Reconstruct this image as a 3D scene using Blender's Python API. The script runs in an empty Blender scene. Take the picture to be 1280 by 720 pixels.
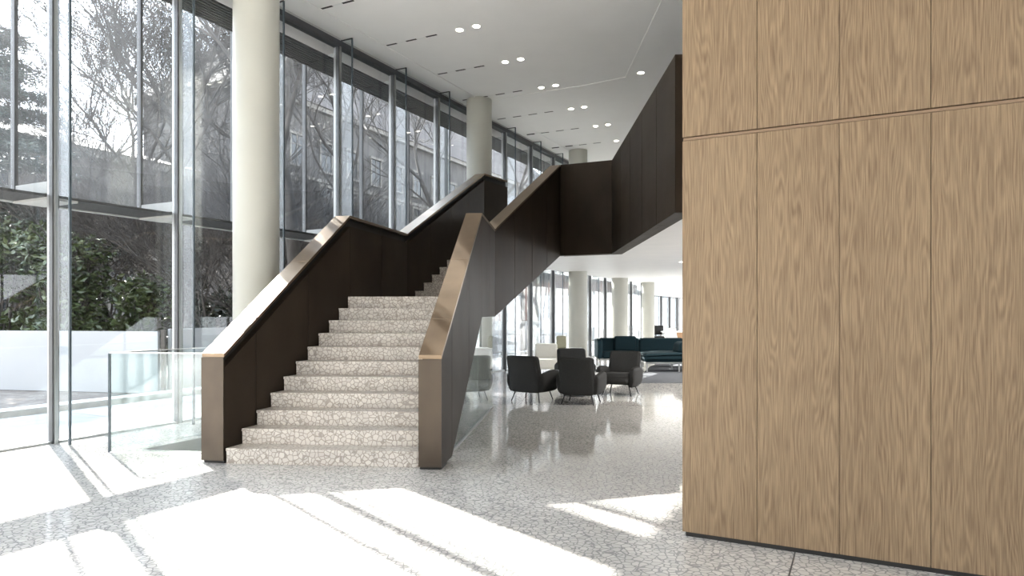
import bpy, bmesh, math, random
from mathutils import Vector, Matrix
random.seed(7)
C = bpy.context.scene.collection
SC = bpy.context.scene
PI = math.pi

# ------------------------------------------------------------------ camera
cam = bpy.data.cameras.new('camera')
cam.lens = 24.0; cam.sensor_width = 36.0; cam.shift_y = 32/1280
cam.clip_end = 400
cam_o = bpy.data.objects.new('camera', cam); C.objects.link(cam_o)
cam_o.location = (0, 0, 1.6); cam_o.rotation_euler = (PI/2, 0, 0)
SC.camera = cam_o

# ------------------------------------------------------------------ light
SUN_AZ = (-.634, .773); SUN_EL = math.radians(35.5)
W = bpy.data.worlds.new('sky'); SC.world = W; W.use_nodes = True
wn = W.node_tree; bg = wn.nodes['Background']
wtc = wn.nodes.new('ShaderNodeTexCoord'); wsep = wn.nodes.new('ShaderNodeSeparateXYZ')
wr = wn.nodes.new('ShaderNodeValToRGB')
wr.color_ramp.elements[0].position = 0.0; wr.color_ramp.elements[0].color = (.97, .98, 1, 1)
wr.color_ramp.elements[1].position = 0.9; wr.color_ramp.elements[1].color = (.66, .81, 1, 1)
wn.links.new(wtc.outputs['Generated'], wsep.inputs[0]); wn.links.new(wsep.outputs['Z'], wr.inputs[0])
wn.links.new(wr.outputs[0], bg.inputs['Color']); bg.inputs['Strength'].default_value = 2.3
# bright glow of the sky around the sun
wd = wn.nodes.new('ShaderNodeVectorMath'); wd.operation = 'DOT_PRODUCT'; wn.links.new(wtc.outputs['Generated'], wd.inputs[0])
wd.inputs[1].default_value = (SUN_AZ[0]*math.cos(SUN_EL), SUN_AZ[1]*math.cos(SUN_EL), math.sin(SUN_EL))
def wmath(op, a, b, c=None):
    n = wn.nodes.new('ShaderNodeMath'); n.operation = op
    for i, x in enumerate((a, b, c)):
        if x is None: continue
        if isinstance(x, (int, float)): n.inputs[i].default_value = x
        else: wn.links.new(x, n.inputs[i])
    return n.outputs[0]
wdm = wmath('MAXIMUM', wd.outputs['Value'], 0.0)
w1 = wmath('MULTIPLY_ADD', wmath('POWER', wdm, 9.0), 4.0, 2.0)
w2 = wmath('MULTIPLY_ADD', wmath('POWER', wdm, 70.0), 14.0, w1)
wn.links.new(w2, bg.inputs['Strength'])
sl = bpy.data.lights.new('sun', 'SUN'); sl.energy = 17.0; sl.angle = math.radians(.6); sl.color = (1, .95, .87)
sun = bpy.data.objects.new('sun', sl); C.objects.link(sun)
sd = Vector((SUN_AZ[0]*math.cos(SUN_EL), SUN_AZ[1]*math.cos(SUN_EL), math.sin(SUN_EL)))
sun.rotation_euler = sd.to_track_quat('Z', 'Y').to_euler(); sun.location = (-12, 14, 14)

vs = SC.view_settings
vs.view_transform = 'Standard'; vs.look = 'None'; vs.gamma = 1; vs.use_curve_mapping = False
vs.exposure = 1.52
cy = SC.cycles
cy.max_bounces = 10; cy.diffuse_bounces = 5; cy.glossy_bounces = 4; cy.transmission_bounces = 6; cy.transparent_max_bounces = 40
cy.sample_clamp_indirect = 8.0
cy.caustics_reflective = False; cy.caustics_refractive = False

# ------------------------------------------------------------------ helpers
def mat(name, col=(.8, .8, .8), rough=.5, metal=0.0, spec=.5):
    m = bpy.data.materials.new(name); m.use_nodes = True
    b = m.node_tree.nodes['Principled BSDF']
    b.inputs['Base Color'].default_value = (*col, 1); b.inputs['Roughness'].default_value = rough
    b.inputs['Metallic'].default_value = metal; b.inputs['Specular IOR Level'].default_value = spec
    return m

def N(m, t): return m.node_tree.nodes.new(t)
def L(m, a, b): m.node_tree.links.new(a, b)
def P(m): return m.node_tree.nodes['Principled BSDF']

def noisy(m, c1, c2, scale, detail=4, bump=0.0, stretch=(1, 1, 1), dist=.02):
    tc = N(m, 'ShaderNodeTexCoord'); mp = N(m, 'ShaderNodeMapping'); mp.inputs['Scale'].default_value = stretch
    L(m, tc.outputs['Object'], mp.inputs[0])
    n = N(m, 'ShaderNodeTexNoise'); n.inputs['Scale'].default_value = scale; n.inputs['Detail'].default_value = detail
    L(m, mp.outputs[0], n.inputs['Vector'])
    r = N(m, 'ShaderNodeValToRGB'); r.color_ramp.elements[0].position = .3; r.color_ramp.elements[1].position = .7
    r.color_ramp.elements[0].color = (*c1, 1); r.color_ramp.elements[1].color = (*c2, 1)
    L(m, n.outputs['Fac'], r.inputs[0]); L(m, r.outputs[0], P(m).inputs['Base Color'])
    if bump:
        b = N(m, 'ShaderNodeBump'); b.inputs['Strength'].default_value = bump; b.inputs['Distance'].default_value = dist
        L(m, n.outputs['Fac'], b.inputs['Height']); L(m, b.outputs[0], P(m).inputs['Normal'])
    return m

class MB:
    def __init__(s): s.v = []; s.f = []
    def add(s, vs, fs):
        o = len(s.v); s.v += [tuple(x) for x in vs]; s.f += [tuple(i+o for i in f) for f in fs]; return s
    def box(s, x0, x1, y0, y1, z0, z1):
        return s.add([(x0,y0,z0),(x1,y0,z0),(x1,y1,z0),(x0,y1,z0),(x0,y0,z1),(x1,y0,z1),(x1,y1,z1),(x0,y1,z1)],
                     [(0,3,2,1),(4,5,6,7),(0,1,5,4),(1,2,6,5),(2,3,7,6),(3,0,4,7)])
    def hexa(s, b, t):      # bottom quad, top quad (any 3-D points, same winding)
        return s.add(list(b)+list(t), [(0,3,2,1),(4,5,6,7),(0,1,5,4),(1,2,6,5),(2,3,7,6),(3,0,4,7)])
    def prism(s, poly, z0, z1):
        n = len(poly)
        return s.add([(p[0],p[1],z0) for p in poly]+[(p[0],p[1],z1) for p in poly],
                     [tuple(range(n-1,-1,-1)), tuple(range(n,2*n))]+[(i,(i+1)%n,n+(i+1)%n,n+i) for i in range(n)])
    def tube(s, a, b, r0, r1=None, n=8, cap=True):
        r1 = r0 if r1 is None else r1
        a = Vector(a); b = Vector(b); d = (b-a)
        if d.length < 1e-6: return s
        d.normalize(); x = d.orthogonal().normalized(); y = d.cross(x)
        vs = []
        for p, r in ((a, r0), (b, r1)):
            for i in range(n):
                t = 2*PI*i/n; vs.append(p + x*r*math.cos(t) + y*r*math.sin(t))
        fs = [(i,(i+1)%n,n+(i+1)%n,n+i) for i in range(n)]
        if cap: fs += [tuple(range(n-1,-1,-1)), tuple(range(n,2*n))]
        return s.add(vs, fs)
    def lathe(s, prof, cx=0, cy=0, n=32):
        vs = []; fs = []
        for r, z in prof:
            for i in range(n):
                t = 2*PI*i/n; vs.append((cx+r*math.cos(t), cy+r*math.sin(t), z))
        for k in range(len(prof)-1):
            for i in range(n):
                fs.append((k*n+i, k*n+(i+1)%n, (k+1)*n+(i+1)%n, (k+1)*n+i))
        fs += [tuple(range(n-1,-1,-1)), tuple(range((len(prof)-1)*n, len(prof)*n))]
        return s.add(vs, fs)
    def rbox(s, x0, x1, y0, y1, z0, z1, r, seg=3, fn=None, cuts=0):
        bm = bmesh.new(); bmesh.ops.create_cube(bm, size=1)
        for v in bm.verts:
            v.co = Vector((x0+(v.co.x+.5)*(x1-x0), y0+(v.co.y+.5)*(y1-y0), z0+(v.co.z+.5)*(z1-z0)))
        if cuts: bmesh.ops.subdivide_edges(bm, edges=bm.edges[:], cuts=cuts, use_grid_fill=True)
        if cuts:
            es = [e for e in bm.edges if len(e.link_faces) == 2 and e.calc_face_angle(0) > .5]
        else: es = bm.edges[:]
        bmesh.ops.bevel(bm, geom=es, offset=r, segments=seg, profile=.5, affect='EDGES')
        vs = [fn(Vector(v.co)) if fn else Vector(v.co) for v in bm.verts]
        bm.verts.index_update()
        fs = [tuple(v.index for v in f.verts) for f in bm.faces]
        bm.free(); return s.add(vs, fs)
    def build(s, name, m, parent=None, smooth=False, auto=None):
        off = Vector(parent.location) if parent else Vector((0,0,0))
        if parent and parent.parent: off = off + Vector(parent.parent.location)
        me = bpy.data.meshes.new(name); me.from_pydata([tuple(Vector(v)-off) for v in s.v], [], s.f); me.update()
        bm = bmesh.new(); bm.from_mesh(me); bmesh.ops.recalc_face_normals(bm, faces=bm.faces[:]); bm.to_mesh(me); bm.free()
        if m: me.materials.append(m)
        if smooth:
            for p in me.polygons: p.use_smooth = True
            me.set_sharp_from_angle(angle=math.radians(auto or 50))
        o = bpy.data.objects.new(name, me); C.objects.link(o)
        if parent: o.parent = parent
        return o

def tag(o, label=None, cat=None, group=None, kind=None):
    if label: o['label'] = label
    if cat: o['category'] = cat
    if group: o['group'] = group
    if kind: o['kind'] = kind
    return o
def thing(name, loc, label, cat, group=None, kind=None):
    o = bpy.data.objects.new(name, None); o.location = loc; o.empty_display_size = .1; C.objects.link(o)
    return tag(o, label, cat, group, kind)
def dup(root, loc, rz=0.0, label=None):
    r = root.copy(); C.objects.link(r); r.location = loc; r.rotation_euler = (0, 0, rz)
    if label: r['label'] = label
    for ch in list(root.children):
        c = ch.copy(); C.objects.link(c); c.parent = r
        for g in ch.children:
            d = g.copy(); C.objects.link(d); d.parent = c
    return r

# plan frame of the glass wall: s runs along it, o outwards from it
U = Vector((.450, .893)); NO = Vector((-.893, .450)); O0 = Vector((-5.66, 8.43))
BAY = 1.732
def F(s, o, z=0.0):
    p = O0 + U*s + NO*o
    return (p.x, p.y, z)
def fbox(mb, s0, s1, o0, o1, z0, z1):
    q = [F(s0,o0), F(s1,o0), F(s1,o1), F(s0,o1)]
    return mb.prism(q, z0, z1)

# ------------------------------------------------------------------ materials
def mosaic(name, cellA, cellB, joint, scale, rough, jw=.055, spec=.5):
    m = mat(name, rough=rough, spec=spec)
    tc = N(m, 'ShaderNodeTexCoord')
    nz = N(m, 'ShaderNodeTexNoise'); nz.inputs['Scale'].default_value = 14; nz.inputs['Detail'].default_value = 2
    L(m, tc.outputs['Object'], nz.inputs['Vector'])
    mx = N(m, 'ShaderNodeMixRGB'); mx.inputs[0].default_value = .025
    L(m, tc.outputs['Object'], mx.inputs[1]); L(m, nz.outputs['Color'], mx.inputs[2])
    v = N(m, 'ShaderNodeTexVoronoi'); v.feature = 'DISTANCE_TO_EDGE'; v.inputs['Scale'].default_value = scale
    v2 = N(m, 'ShaderNodeTexVoronoi'); v2.feature = 'F1'; v2.inputs['Scale'].default_value = scale
    L(m, mx.outputs[0], v.inputs['Vector']); L(m, mx.outputs[0], v2.inputs['Vector'])
    sp = N(m, 'ShaderNodeSeparateColor'); L(m, v2.outputs['Color'], sp.inputs[0])
    cr = N(m, 'ShaderNodeMixRGB'); cr.inputs[1].default_value = (*cellA, 1); cr.inputs[2].default_value = (*cellB, 1)
    L(m, sp.outputs[0], cr.inputs[0])
    r = N(m, 'ShaderNodeValToRGB'); r.color_ramp.elements[0].position = jw; r.color_ramp.elements[1].position = jw+.035
    L(m, v.outputs['Distance'], r.inputs[0])
    mm = N(m, 'ShaderNodeMixRGB'); mm.inputs[1].default_value = (*joint, 1)
    L(m, r.outputs[0], mm.inputs[0]); L(m, cr.outputs[0], mm.inputs[2]); L(m, mm.outputs[0], P(m).inputs['Base Color'])
    return m
M_floor = mosaic('terrazzo_floor', (.51,.49,.465), (.61,.585,.555), (.31,.305,.30), 20, .07, .055)
M_step = mosaic('terrazzo_step', (.54,.50,.46), (.64,.60,.55), (.33,.29,.255), 20, .32, .06)
M_tread = M_step
M_white = noisy(mat('white_paint', rough=.7), (.78,.78,.77), (.80,.80,.79), 3)
M_ceil = noisy(mat('ceiling_paint', rough=.8), (.82,.815,.80), (.84,.835,.82), 2)
M_ceil2 = noisy(mat('mezzanine_ceiling_paint', rough=.45), (.76,.765,.77), (.80,.80,.80), 2)
M_col = noisy(mat('column_plaster', rough=.45), (.47,.465,.415), (.50,.495,.44), 2)
M_rug = noisy(mat('grey_carpet', rough=1, spec=.1), (.085,.09,.10), (.14,.147,.16), 60, 4, .5)
M_rug2 = noisy(mat('mezzanine_floor', rough=.8), (.26,.255,.245), (.32,.315,.305), 6, 4)
M_dark = mat('black_gap', (.012,.011,.010), .6)
M_alu = mat('grey_aluminium', (.34,.345,.34), .4, .6)
M_grey = mat('grey_paint', (.10,.10,.10), .5)
M_gask = mat('dark_gasket', (.06,.063,.067), .4)
M_finedge = mat('fin_edge', (.07,.09,.105), .2)
M_steel = mat('brushed_steel', (.5,.5,.5), .3, 1.0)
M_deck = noisy(mat('walkway_metal', rough=.55), (.03,.03,.029), (.055,.055,.053), 1.5)
M_lip = mat('walkway_white_edge', (.50,.50,.49), .5)
M_bracket = mat('bracket_paint', (.40,.40,.385), .5)

def bronze(name, c1, c2, rough, metal):
    m = mat(name, c1, rough, metal)
    noisy(m, c1, c2, 1.7, 6, 0, (1, 1, .6))
    n = N(m, 'ShaderNodeTexNoise'); n.inputs['Scale'].default_value = 3; n.inputs['Detail'].default_value = 5
    mr = N(m, 'ShaderNodeMapRange'); mr.inputs['To Min'].default_value = rough-.08; mr.inputs['To Max'].default_value = rough+.1
    L(m, n.outputs['Fac'], mr.inputs[0]); L(m, mr.outputs[0], P(m).inputs['Roughness'])
    return m
M_bronze = bronze('dark_bronze', (.024,.017,.012), (.042,.031,.022), .50, .12)
P(M_bronze).inputs['Specular IOR Level'].default_value = .12
M_end = bronze('bronze_end', (.055,.043,.034), (.10,.08,.062), .36, .8)
M_cap = bronze('bronze_cap', (.20,.145,.10), (.30,.225,.155), .36, .95)

def glass(name, tint, refl, dust=0.0, dustcol=(.8,.86,.95)):
    m = bpy.data.materials.new(name); m.use_nodes = True; nt = m.node_tree; nt.nodes.clear()
    out = nt.nodes.new('ShaderNodeOutputMaterial')
    t = nt.nodes.new('ShaderNodeBsdfTransparent'); t.inputs[0].default_value = (*tint, 1)
    g = nt.nodes.new('ShaderNodeBsdfGlossy'); g.inputs['Roughness'].default_value = .01; g.inputs['Color'].default_value = (.95,.97,1,1)
    # Schlick reflectance, the same from both sides of the pane
    ge = nt.nodes.new('ShaderNodeNewGeometry'); dt = nt.nodes.new('ShaderNodeVectorMath'); dt.operation = 'DOT_PRODUCT'
    nt.links.new(ge.outputs['Incoming'], dt.inputs[0]); nt.links.new(ge.outputs['Normal'], dt.inputs[1])
    def mth(op, a, b=None, c=None):
        n = nt.nodes.new('ShaderNodeMath'); n.operation = op
        for i, x in enumerate((a, b, c)):
            if x is None: continue
            if isinstance(x, (int, float)): n.inputs[i].default_value = x
            else: nt.links.new(x, n.inputs[i])
        return n.outputs[0]
    p5 = mth('POWER', mth('SUBTRACT', 1.0, mth('ABSOLUTE', dt.outputs['Value'])), 5.0)
    mu = mth('MULTIPLY', mth('MULTIPLY_ADD', p5, .96, .04), refl)
    mx = nt.nodes.new('ShaderNodeMixShader'); nt.links.new(mu, mx.inputs[0])
    nt.links.new(t.outputs[0], mx.inputs[1]); nt.links.new(g.outputs[0], mx.inputs[2])
    last = mx
    if dust:
        tr = nt.nodes.new('ShaderNodeBsdfTranslucent'); tr.inputs[0].default_value = (*dustcol, 1)
        tc = nt.nodes.new('ShaderNodeTexCoord'); n = nt.nodes.new('ShaderNodeTexNoise')
        n.inputs['Scale'].default_value = .9; n.inputs['Detail'].default_value = 6; n.inputs['Roughness'].default_value = .62
        nt.links.new(tc.outputs['Object'], n.inputs['Vector'])
        mr = nt.nodes.new('ShaderNodeMapRange'); mr.inputs['From Min'].default_value = .3; mr.inputs['From Max'].default_value = .75
        mr.inputs['To Min'].default_value = dust*.3; mr.inputs['To Max'].default_value = dust*1.8
        nt.links.new(n.outputs['Fac'], mr.inputs[0])
        m2 = nt.nodes.new('ShaderNodeMixShader'); nt.links.new(mr.outputs[0], m2.inputs[0])
        nt.links.new(mx.outputs[0], m2.inputs[1]); nt.links.new(tr.outputs[0], m2.inputs[2]); last = m2
    nt.links.new(last.outputs[0], out.inputs['Surface'])
    return m
G_in = glass('facade_glass', (.985,.99,.99), .8)
G_out = glass('outer_glass', (.975,.985,.99), .6, .007)
G_fin = glass('fin_glass', (.95,.97,.975), .8)
G_rail = glass('balustrade_glass', (.95,.975,.965), 1.0)

def sheer(name, dens):
    m = bpy.data.materials.new(name); m.use_nodes = True; nt = m.node_tree; nt.nodes.clear()
    out = nt.nodes.new('ShaderNodeOutputMaterial'); t = nt.nodes.new('ShaderNodeBsdfTransparent')
    tr = nt.nodes.new('ShaderNodeBsdfTranslucent'); tr.inputs[0].default_value = (.24, .245, .25, 1)
    tc = nt.nodes.new('ShaderNodeTexCoord'); mp = nt.nodes.new('ShaderNodeMapping'); mp.inputs['Scale'].default_value = (.4, .4, 6)
    n = nt.nodes.new('ShaderNodeTexNoise'); n.inputs['Scale'].default_value = 2; nt.links.new(tc.outputs['Object'], mp.inputs[0]); nt.links.new(mp.outputs[0], n.inputs['Vector'])
    mr = nt.nodes.new('ShaderNodeMapRange'); mr.inputs['To Min'].default_value = dens-.15; mr.inputs['To Max'].default_value = dens+.15
    nt.links.new(n.outputs['Fac'], mr.inputs[0])
    mx = nt.nodes.new('ShaderNodeMixShader'); nt.links.new(mr.outputs[0], mx.inputs[0]); nt.links.new(t.outputs[0], mx.inputs[1]); nt.links.new(tr.outputs[0], mx.inputs[2])
    nt.links.new(mx.outputs[0], out.inputs['Surface']); return m

# oak: vertical grain, flame figure from a warped ring pattern
M_oak = mat('oak_veneer', rough=.5, spec=.3)
def make_oak(m):
    tc = N(m, 'ShaderNodeTexCoord'); oi = N(m, 'ShaderNodeObjectInfo')
    cb = N(m, 'ShaderNodeCombineXYZ'); mu = N(m, 'ShaderNodeMath'); mu.operation = 'MULTIPLY'; mu.inputs[1].default_value = 37
    L(m, oi.outputs['Random'], mu.inputs[0]); L(m, mu.outputs[0], cb.inputs[0]); L(m, mu.outputs[0], cb.inputs[2])
    ad = N(m, 'ShaderNodeVectorMath'); ad.operation = 'ADD'; L(m, tc.outputs['Object'], ad.inputs[0]); L(m, cb.outputs[0], ad.inputs[1])
    mp = N(m, 'ShaderNodeMapping'); mp.inputs['Scale'].default_value = (1, 0.0, .10); L(m, ad.outputs[0], mp.inputs[0])
    n1 = N(m, 'ShaderNodeTexNoise'); n1.inputs['Scale'].default_value = 5.5; n1.inputs['Detail'].default_value = 3; n1.inputs['Roughness'].default_value=.45
    L(m, mp.outputs[0], n1.inputs['Vector'])
    # rings: many contour lines of the stretched noise
    m1 = N(m, 'ShaderNodeMath'); m1.operation = 'MULTIPLY'; m1.inputs[1].default_value = 130; L(m, n1.outputs['Fac'], m1.inputs[0])
    sx = N(m, 'ShaderNodeSeparateXYZ'); L(m, ad.outputs[0], sx.inputs[0])
    m0 = N(m, 'ShaderNodeMath'); m0.operation = 'MULTIPLY_ADD'; m0.inputs[1].default_value = 280; L(m, sx.outputs['X'], m0.inputs[0]); L(m, m1.outputs[0], m0.inputs[2])
    s1 = N(m, 'ShaderNodeMath'); s1.operation = 'SINE'; L(m, m0.outputs[0], s1.inputs[0])
    mp2 = N(m, 'ShaderNodeMapping'); mp2.inputs['Scale'].default_value = (1, 0, .03); L(m, ad.outputs[0], mp2.inputs[0])
    n2 = N(m, 'ShaderNodeTexNoise'); n2.inputs['Scale'].default_value = 150; n2.inputs['Detail'].default_value = 4; L(m, mp2.outputs[0], n2.inputs['Vector'])
    mp3 = N(m, 'ShaderNodeMapping'); mp3.inputs['Scale'].default_value = (1, 0, .12); L(m, ad.outputs[0], mp3.inputs[0])
    n3 = N(m, 'ShaderNodeTexNoise'); n3.inputs['Scale'].default_value = 3; n3.inputs['Detail'].default_value = 3; L(m, mp3.outputs[0], n3.inputs['Vector'])
    a = N(m, 'ShaderNodeMath'); a.operation = 'MULTIPLY_ADD'; a.inputs[1].default_value = .10; L(m, s1.outputs[0], a.inputs[0])
    b = N(m, 'ShaderNodeMath'); b.operation = 'MULTIPLY_ADD'; b.inputs[1].default_value = 1.1; L(m, n2.outputs['Fac'], b.inputs[0])
    c = N(m, 'ShaderNodeMath'); c.operation = 'MULTIPLY_ADD'; c.inputs[1].default_value = .22; c.inputs[2].default_value = -.17; L(m, n3.outputs['Fac'], c.inputs[0])
    L(m, c.outputs[0], b.inputs[2]); L(m, b.outputs[0], a.inputs[2])
    r = N(m, 'ShaderNodeValToRGB'); e = r.color_ramp.elements
    e[0].position = .25; e[0].color = (.150,.099,.058,1); e[1].position = .8; e[1].color = (.305,.218,.132,1)
    L(m, a.outputs[0], r.inputs[0]); L(m, r.outputs[0], P(m).inputs['Base Color'])
    bp = N(m, 'ShaderNodeBump'); bp.inputs['Strength'].default_value = .25; bp.inputs['Distance'].default_value = .003
    L(m, a.outputs[0], bp.inputs['Height']); L(m, bp.outputs[0], P(m).inputs['Normal'])
make_oak(M_oak)
M_strip = mat('oak_joint_strip', (.25,.165,.10), .5)
M_emit = bpy.data.materials.new('lamp_glow'); M_emit.use_nodes = True
P(M_emit).inputs['Emission Color'].default_value = (1,.93,.78,1); P(M_emit).inputs['Emission Strength'].default_value = 6
M_charc = noisy(mat('charcoal_wool', rough=.95, spec=.2), (.028,.028,.028), (.055,.055,.054), 160, 3, .4, dist=.004)
M_legs = mat('black_steel', (.015,.015,.015), .35, .6)
M_teal = noisy(mat('teal_wool', rough=.9, spec=.2), (.007,.019,.025), (.012,.030,.038), 90, 3, .3, dist=.004)
M_cream = noisy(mat('cream_fabric', rough=.9), (.62,.60,.54), (.70,.68,.62), 60, 3)
M_olive = noisy(mat('olive_fabric', rough=.9), (.25,.24,.17), (.31,.30,.22), 60, 3)
M_wood2 = noisy(mat('light_oak_furniture', rough=.4), (.42,.24,.12), (.52,.31,.17), 8, 4, 0, (1,12,12))
M_lac = mat('white_lacquer', (.82,.82,.81), .25)

# ------------------------------------------------------------------ floor, pit, ceiling
HC = 6.85
FAR = 24            # number of bays to the far corner
S0, S1 = -7*BAY, FAR*BAY
hole = [(-4.43, 8.02), (-3.50, 7.90), (-1.75, 12.9), (-2.20, 12.9)]
def grid_floor():
    bm = bmesh.new()
    outer = [F(S0, .10), F(S0, -16), (13.5, -7), (13.5, 30), F(S1, -17), F(S1, .10)]
    ov = [bm.verts.new((p[0], p[1], 0)) for p in outer]; hv = [bm.verts.new((p[0], p[1], 0)) for p in hole]
    es = [bm.edges.new((ov[i], ov[(i+1) % len(ov)])) for i in range(len(ov))] + [bm.edges.new((hv[i], hv[(i+1) % 4])) for i in range(4)]
    bmesh.ops.triangle_fill(bm, use_beauty=True, edges=es)
    me = bpy.data.meshes.new('floor'); bm.to_mesh(me); bm.free()
    for p in me.polygons:
        pass
    me.materials.append(M_floor)
    o = bpy.data.objects.new('floor', me); C.objects.link(o)
    s = o.modifiers.new('thickness', 'SOLIDIFY'); s.thickness = .3; s.offset = -1
    bm = bmesh.new(); bm.from_mesh(me)
    for f in bm.faces:
        if f.normal.z < 0: f.normal_flip()
    bm.to_mesh(me); bm.free()
    return o
fl = tag(grid_floor(), 'polished pale mosaic stone floor of the lobby', 'floor', kind='structure')
mb = MB()
for i in range(4):
    a = Vector(hole[i]); b = Vector(hole[(i+1) % 4]); c = sum((Vector(h) for h in hole), Vector((0,0)))/4
    d = (b-a).normalized(); n = Vector((d.y, -d.x))
    if (a+b-2*c).dot(n) < 0: n = -n
    mb.prism([a-n*.002, b-n*.002, b-n*.03, a-n*.03], -2.4, -.003)
mb.prism(hole, -2.5, -2.4)
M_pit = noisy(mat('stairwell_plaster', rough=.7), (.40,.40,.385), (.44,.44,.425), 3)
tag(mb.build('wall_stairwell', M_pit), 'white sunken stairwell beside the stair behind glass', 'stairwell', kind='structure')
# slim metal joints let into the floor
mb = MB()
def joint(a, b, w=.008):
    a = Vector(a); b = Vector(b); d = (b-a).normalized(); n = Vector((-d.y, d.x))*w/2
    mb.prism([a-n, b-n, b+n, a+n], -.002, .0012)
joint((1.876-.45*4, 4.53-.893*4), (1.95, 4.68)); joint((-.30, 11.95), (.0, 12.5)); joint((.0,12.5), (3.2, 11.6))
mb.build('floor_joint', M_gask, fl)

mb = MB()
mb.prism([F(S0, 1.0), F(S0, -16), (13.5, -7), (13.5, 30), F(S1, -17), F(S1, 1.0)], HC, HC+.35)
ce = tag(mb.build('ceiling', M_ceil), 'smooth white upper ceiling with downlights', 'ceiling', kind='structure')
mb = MB()   # the slightly dropped field over the mezzanine
mb.prism([(2.45, -6.5), (13.4, -6.5), (13.4, 29), (9, 29), (1.58-3.0, 17.2), (1.584, 15.72), (2.513, 15.135)], HC-.012, HC+.01)
mb.build('dropped_field', M_ceil, ce)
mb = MB()
fbox(mb, S0, S1, -.62, -.60, HC-.015, HC+.01)
mb.build('edge_reveal', M_ceil, ce)

# unseen right side behind the oak wall, glazed to let light into the lounge
for k in range(10):
    y0 = -7+k*3.7; y1 = y0+3.7
    r = thing('window_%d' % (80+k), (13.5, y0, 0), 'unseen glazed bay of the far right side, added for lounge light', 'window', kind='structure')
    m = MB(); m.box(13.42, 13.58, y0, y0+.08, 0, HC); m.build('mullion', M_alu, r)
    m = MB(); m.box(13.495, 13.505, y0+.081, y1, .05, 2.95); m.build('pane', G_in, r)
    m = MB(); m.box(13.46, 13.54, y0+.081, y1, 2.951, HC); m.build('spandrel', M_white, r)
    m = MB(); m.box(13.46, 13.54, y0+.081, y1, 0, .049); m.build('bottom_track', M_alu, r)
# unseen wall behind the viewer, glazed to bring fill light into the lobby
BA, BB = Vector(F(S0, -16)[:2]), Vector((13.5, -7))
BD = (BB-BA)/9; BW = Vector((-BD.y, BD.x)).normalized()*.03
for k in range(9):
    a = BA+BD*k; b = a+BD*.03; c2 = BA+BD*(k+1)
    r = thing('window_%d' % (60+k), (a.x, a.y, 0), 'unseen glazed bay behind the viewer, added for fill light', 'window', kind='structure')
    m = MB(); m.prism([a-BW*2, b-BW*2, b+BW*2, a+BW*2], 0, HC); m.build('mullion', M_alu, r)
    m = MB(); m.prism([b-BW*.2, c2-BW*.2, c2+BW*.2, b+BW*.2], .05, HC-.05); m.build('pane', G_in, r)
    m = MB(); m.prism([b-BW, c2-BW, c2+BW, b+BW], 0, .049); m.build('bottom_track', M_alu, r)
mb = MB()
mb.prism([F(S0-.2, .1), F(S0, .1), F(S0, -16), F(S0-.2, -16)], 0, HC)
tag(mb.build('wall_left', M_white), 'white end wall of the glass front', 'wall', kind='structure')

# ------------------------------------------------------------------ glass front, bay by bay
def window_bay(n):
    s = n*BAY
    r = thing('window_%d' % (n+8), F(s, 0), 'tall glass bay %s of the glazed front' % ('behind the stair' if n > 1 else 'left of the stair'), 'window', kind='structure')
    m = MB(); fbox(m, s-.022, s+.022, -.06, .10, 0, 6.72); m.build('mullion', M_alu, r)
    m = MB(); fbox(m, s-.042, s-.0225, -.045, .03, 0, 6.72); fbox(m, s+.0225, s+.042, -.045, .03, 0, 6.72); m.build('gasket', M_gask, r)
    m = MB(); fbox(m, s-.010, s+.010, -.322, -.065, 0.004, 6.80); m.build('glass_fin', G_fin, r)
    m = MB(); fbox(m, s-.014, s+.014, -.345, -.324, 0.004, 6.80); m.build('fin_edge', M_finedge, r)
    m = MB(); fbox(m, s-.012, s+.012, -.345, -.06, 6.80, 6.815); m.build('fin_bracket', M_gask, r)
    m = MB(); fbox(m, s+.049, s+BAY-.049, .0, .018, 0.03, 6.70); m.build('pane', G_in, r)
    m = MB(); fbox(m, s+.03, s+BAY-.03, -.03, .05, -.01, 0.03); m.build('bottom_track', M_alu, r)
    m = MB(); fbox(m, s, s+BAY, -.08, .10, 6.70, 6.80); m.build('head_frame', M_gask, r)
    m = MB(); fbox(m, s, s+BAY, -.06, .12, 6.80, HC); m.build('head_fascia', M_lip, r)
    m = MB(); fbox(m, s-.03, s+.03, .83, .89, 3.12, 6.60); m.build('outer_mullion', M_grey, r)
    m = MB(); fbox(m, s-.031, s-.005, .80, .829, 3.12, 6.60); m.build('outer_gasket', M_gask, r)
    m = MB(); fbox(m, s+.031, s+BAY-.031, .85, .864, 3.14, 6.62); m.build('outer_pane', G_out, r)
    if 6 <= n < 16:
        m = MB(); fbox(m, s+.06, s+BAY-.06, .16, .163, .02, 2.94); m.build('sheer_blind', M_sheer, r)
    return r
M_sheer = sheer('sheer_blind', .42)
for n in range(-6, FAR): window_bay(n)
# maintenance walkways in the cavity
wk = thing('walkway', F(0, .5, 3.0), 'dark metal service walkway outside the glass halfway up', 'walkway')
m = MB()
for k in range(10): fbox(m, S0, S1, .12+k*.073, .12+k*.073+.050, 3.05, 3.085)
m.build('deck', M_deck, wk)
m = MB(); fbox(m, S0, S1, .845, .90, 3.035, 3.06); m.build('edge_strip', M_lip, wk)
m = MB(); fbox(m, S0, S1, .845, .89, 3.061, 3.13); m.build('fascia', M_deck, wk)
for n in range(-2, 14):
    s = n*BAY
    m = MB(); fbox(m, s-.02, s+.02, .11, .84, 3.101, 3.24); fbox(m, s-.02, s+.36, .11, .84, 3.02, 3.049); m.build('bracket', M_bracket, wk)
wk2 = thing('walkway', F(0, .5, 6.5), 'grey slatted service walkway outside the top of the glass', 'walkway')
m = MB()
for k in range(9): fbox(m, S0, S1, .14+k*.078, .14+k*.078+.045, 6.48, 6.52)
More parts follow.
